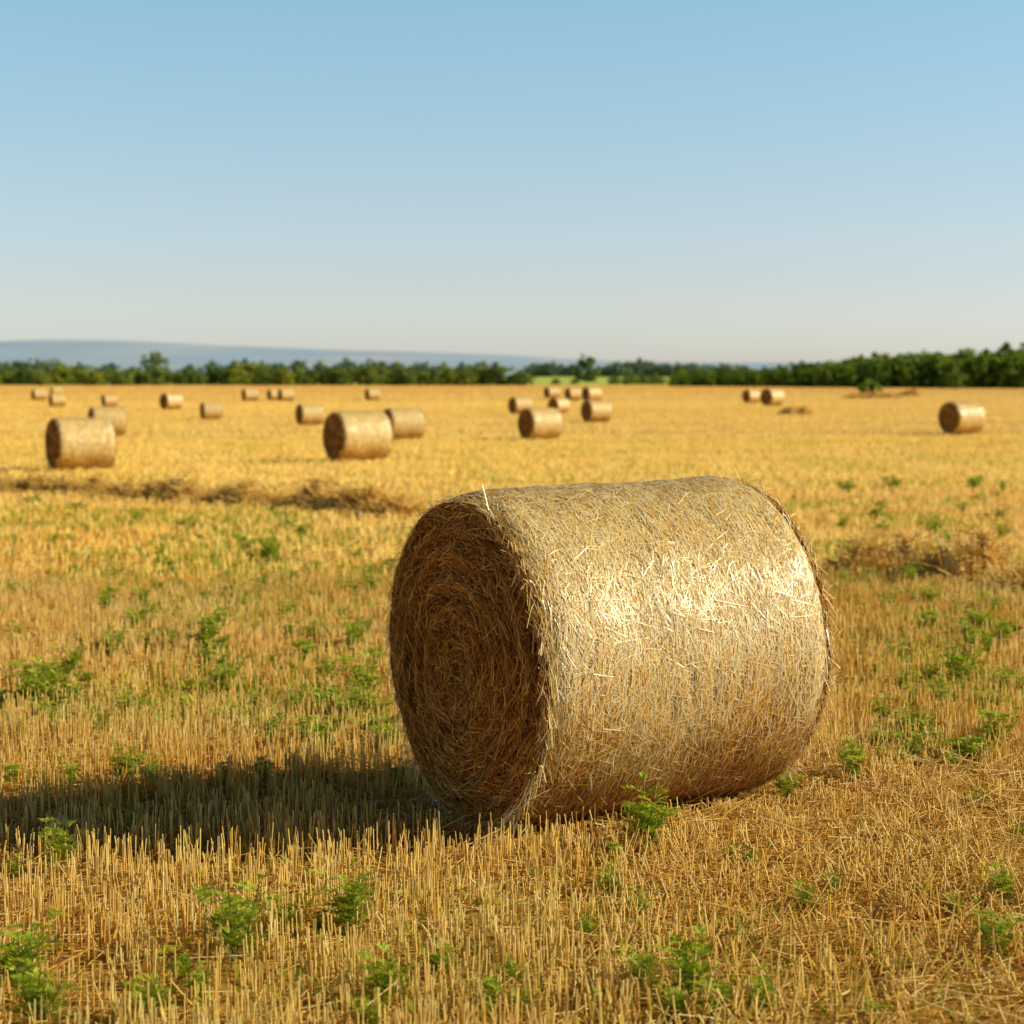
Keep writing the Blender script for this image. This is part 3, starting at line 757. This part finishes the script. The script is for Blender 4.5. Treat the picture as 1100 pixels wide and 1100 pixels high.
# ------------------------------------------------------------------ trees
def make_tree(seed, blobs, H, trunk_r, nleaf, size):
    """blobs: list of (x, y, z, rx, rz) crown lobes in metres; returns trunk mesh and leaf arrays"""
    r = np.random.default_rng(seed); tk = MB(); lf = MB()
    C = np.array([[0, 0, -.2], [.1, .05, H * .2], [.05, -.05, H * .42], [0, .1, H * .7]])
    tk.add(*stalks(C[:-1], C[1:], np.array([trunk_r, trunk_r * .8, trunk_r * .5]), np.array([.4, .5, .6])))
    for b in blobs:
        s = C[1] + (C[2] - C[1]) * r.random()
        e = np.array(b[:3]) * np.array([.85, .85, .95])
        m = (s + e) / 2 + np.array([0, 0, -.06 * H])
        tk.add(*stalks(np.array([s, m]), np.array([m, e]), np.array([trunk_r * .4, trunk_r * .22]), np.array([.5, .6])))
    vol = np.array([b[3] ** 2 * b[4] for b in blobs]); vol = vol ** .8; vol /= vol.sum()
    for b, v in zip(blobs, vol):
        # each lobe is itself a set of leaf clumps
        nc = max(5, int(26 * v * len(blobs) ** .5)); n = max(12, int(nleaf * v / nc))
        for c in range(nc):
            d = unit(r.normal(0, 1, 3)); q = r.uniform(.45, 1.05)
            cc = np.array(b[:3]) + d * q * np.array([b[3], b[3], b[4]]); cr = .38 * b[3] * r.uniform(.6, 1.3)
            P = cc + unit(r.normal(0, 1, (n, 3))) * (cr * r.random((n, 1)) ** .5) * np.array([1, 1, .8])
            P[:, 2] = np.maximum(P[:, 2], .15)
            D = unit(r.normal(0, 1, (n, 3)) + d * .4); U = unit(np.cross(D, r.normal(0, 1, (n, 3))))
            sz = size * r.uniform(.6, 1.4, n)
            tone = np.clip(r.normal(.5, .16) + r.normal(0, .12, n) + .10 * d[2], 0, 1)
            leaf_quads(lf, P - D * sz[:, None] * .5, D, U, sz, sz * .33, tone)
    return tk, lf
r_ = np.random.default_rng(77)
def lobes(n, W_, H0, H1, rx, rz):
    out = []
    for k in range(n):
        a = k * 2.4; q = math.sqrt((k + .3) / n)
        z = H0 + (H1 - H0) * (1 - .75 * q ** 2) * r_.uniform(.75, 1.05)
        out.append((math.cos(a) * q * W_, math.sin(a) * q * W_, z, rx * r_.uniform(.75, 1.2), rz * r_.uniform(.75, 1.2)))
        if q > .5: out.append((math.cos(a + .5) * q * W_ * .9, math.sin(a + .5) * q * W_ * .9, H0 * r_.uniform(.6, 1.), rx, rz))
    return out
SHAPES = {  # all about 8 m tall
 'round': [make_tree(500 + k, lobes(9, 2.7, 1.7, 6.0, 1.9, 1.6), 8, .28, 3400, .62) for k in range(3)],
 'bushy': [make_tree(520 + k, lobes(10, 3.6, 1.5, 5.8, 2.1, 1.7), 8, .3, 3800, .62) for k in range(3)],
}
MESHES = {}
def tree_meshes(shape, k, matk):
    key = (shape, k, matk)
    if key not in MESHES:
        tk, lf = SHAPES[shape][k]
        MESHES[key] = (tk.mesh('trunk', M['bark']), lf.mesh('crown', M[matk]))
    return MESHES[key]
def tree(shape, matk, px, dist, hm, label, group=None, wide=1., name='tree', cat='tree'):
    p = spot(px, dist); s = hm / 8.9
    o = empty(name, p, rng.uniform(0, 6.28), s); o.scale = (s * wide, s * wide, s)
    t, c = tree_meshes(shape, int(rng.integers(len(SHAPES[shape]))), matk)
    link('trunk', t, o); link('crown', c, o)
    return tag(o, label, cat, group)
# single trees and bushes one can point to
tree('round', 'leaf_hazy', 168, 930, 16.5, 'tall lone hazy tree rising above the left hedge line', None, .95)
tree('round', 'leaf_front', 630, 760, 12.5, 'lone tree standing in the pale green field at the middle of the horizon', None, .9)
tree('bushy', 'leaf_dark', 933, 330, 2.9, 'lone dark green bush on the field before the right wood', None, 1.35, 'bush', 'bush')
tree('bushy', 'leaf_front', 533, 615, 8.6, 'broad green tree at the right end of the left hedge line', None, 1.35)
tree('bushy', 'leaf_light', 560, 612, 6.0, 'small light green tree closing the right end of the left hedge line', None, 1.1)
GL = 'trees of the hedge line along the left field edge'
LL = 'rounded green tree in the low hedge line along the left horizon'
x = -34.
while x < 520:
    hpx = np.interp(x, [-40, 20, 60, 100, 150, 200, 240, 270, 320, 360, 430, 500], [22, 24, 24, 29, 24, 22, 26, 32, 26, 25, 28, 25]) * rng.uniform(.82, 1.08)
    d = 620 + rng.uniform(-14, 22)
    tree(['round', 'bushy'][rng.integers(2)], 'leaf_front', x, d, hpx * d / F, LL, GL, rng.uniform(.95, 1.3))
    x += rng.uniform(11, 19)
GB = 'hazy trees behind the left hedge line'
LB = 'hazy blue-green tree showing above and behind the left hedge line'
for x in (-20, 0, 12, 28, 48, 62, 88, 118, 205, 230, 255, 285, 300, 322, 345, 372, 398, 408, 425, 452, 475, 500, 520):
    d = 860 + rng.uniform(-40, 60)
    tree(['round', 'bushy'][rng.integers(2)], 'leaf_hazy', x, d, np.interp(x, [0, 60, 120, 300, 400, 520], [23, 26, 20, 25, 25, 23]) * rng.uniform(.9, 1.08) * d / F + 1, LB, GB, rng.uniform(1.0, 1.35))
GM = 'hazy trees behind the pale green field at the middle of the horizon'
LM = 'hazy tree of the far row behind the pale green field, middle of the horizon'
for x in (572, 582, 592, 603, 614, 645, 655, 664, 673, 682, 690, 699, 708, 718, 730, 745, 760, 778, 795):
    d = 1230 + rng.uniform(-30, 60)
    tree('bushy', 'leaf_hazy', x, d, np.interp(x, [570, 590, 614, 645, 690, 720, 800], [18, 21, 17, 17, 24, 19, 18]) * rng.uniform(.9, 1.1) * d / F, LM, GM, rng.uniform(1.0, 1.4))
GS = 'light green bushes in the pale green field'
for x, h in ((597, 3.2), (660, 4.6), (676, 5.4), (690, 4.6), (704, 5.6), (618, 3.0)):
    tree('bushy', 'leaf_light', x, 640 + rng.uniform(0, 25), h * .75, 'low light green bush at the edge of the pale green field', GS, 1.4, 'bush', 'bush')
GR = 'trees of the dense wood along the right field edge'
LR = 'dark green tree in the dense wood along the right horizon'
for row in range(3):
    x = 722. + 5 * row
    while x < 1150:
        d = np.interp(x, [720, 900, 1100], [560, 500, 455]) + row * 14 + rng.uniform(-5, 6)
        base = HOR + (CH - float(G((x - 550) / F * d, d))) / d * F
        top = np.interp(x, [715, 740, 800, 850, 900, 950, 1000, 1050, 1100, 1160], [400, 395, 393, 391, 384, 380, 378, 374, 373, 373]) + (2 - row) * 3
        tree(['round', 'bushy'][rng.integers(2)], 'leaf_dark', x, d, (base - top) * 1.30 * rng.uniform(.9, 1.06) * d / F, LR, GR, rng.uniform(.85, 1.15))
        x += rng.uniform(12, 19)
tree('round', 'leaf_light', 1024, 447, 5.6, 'lighter green tree standing out in front of the dark right wood', None, 1.1)
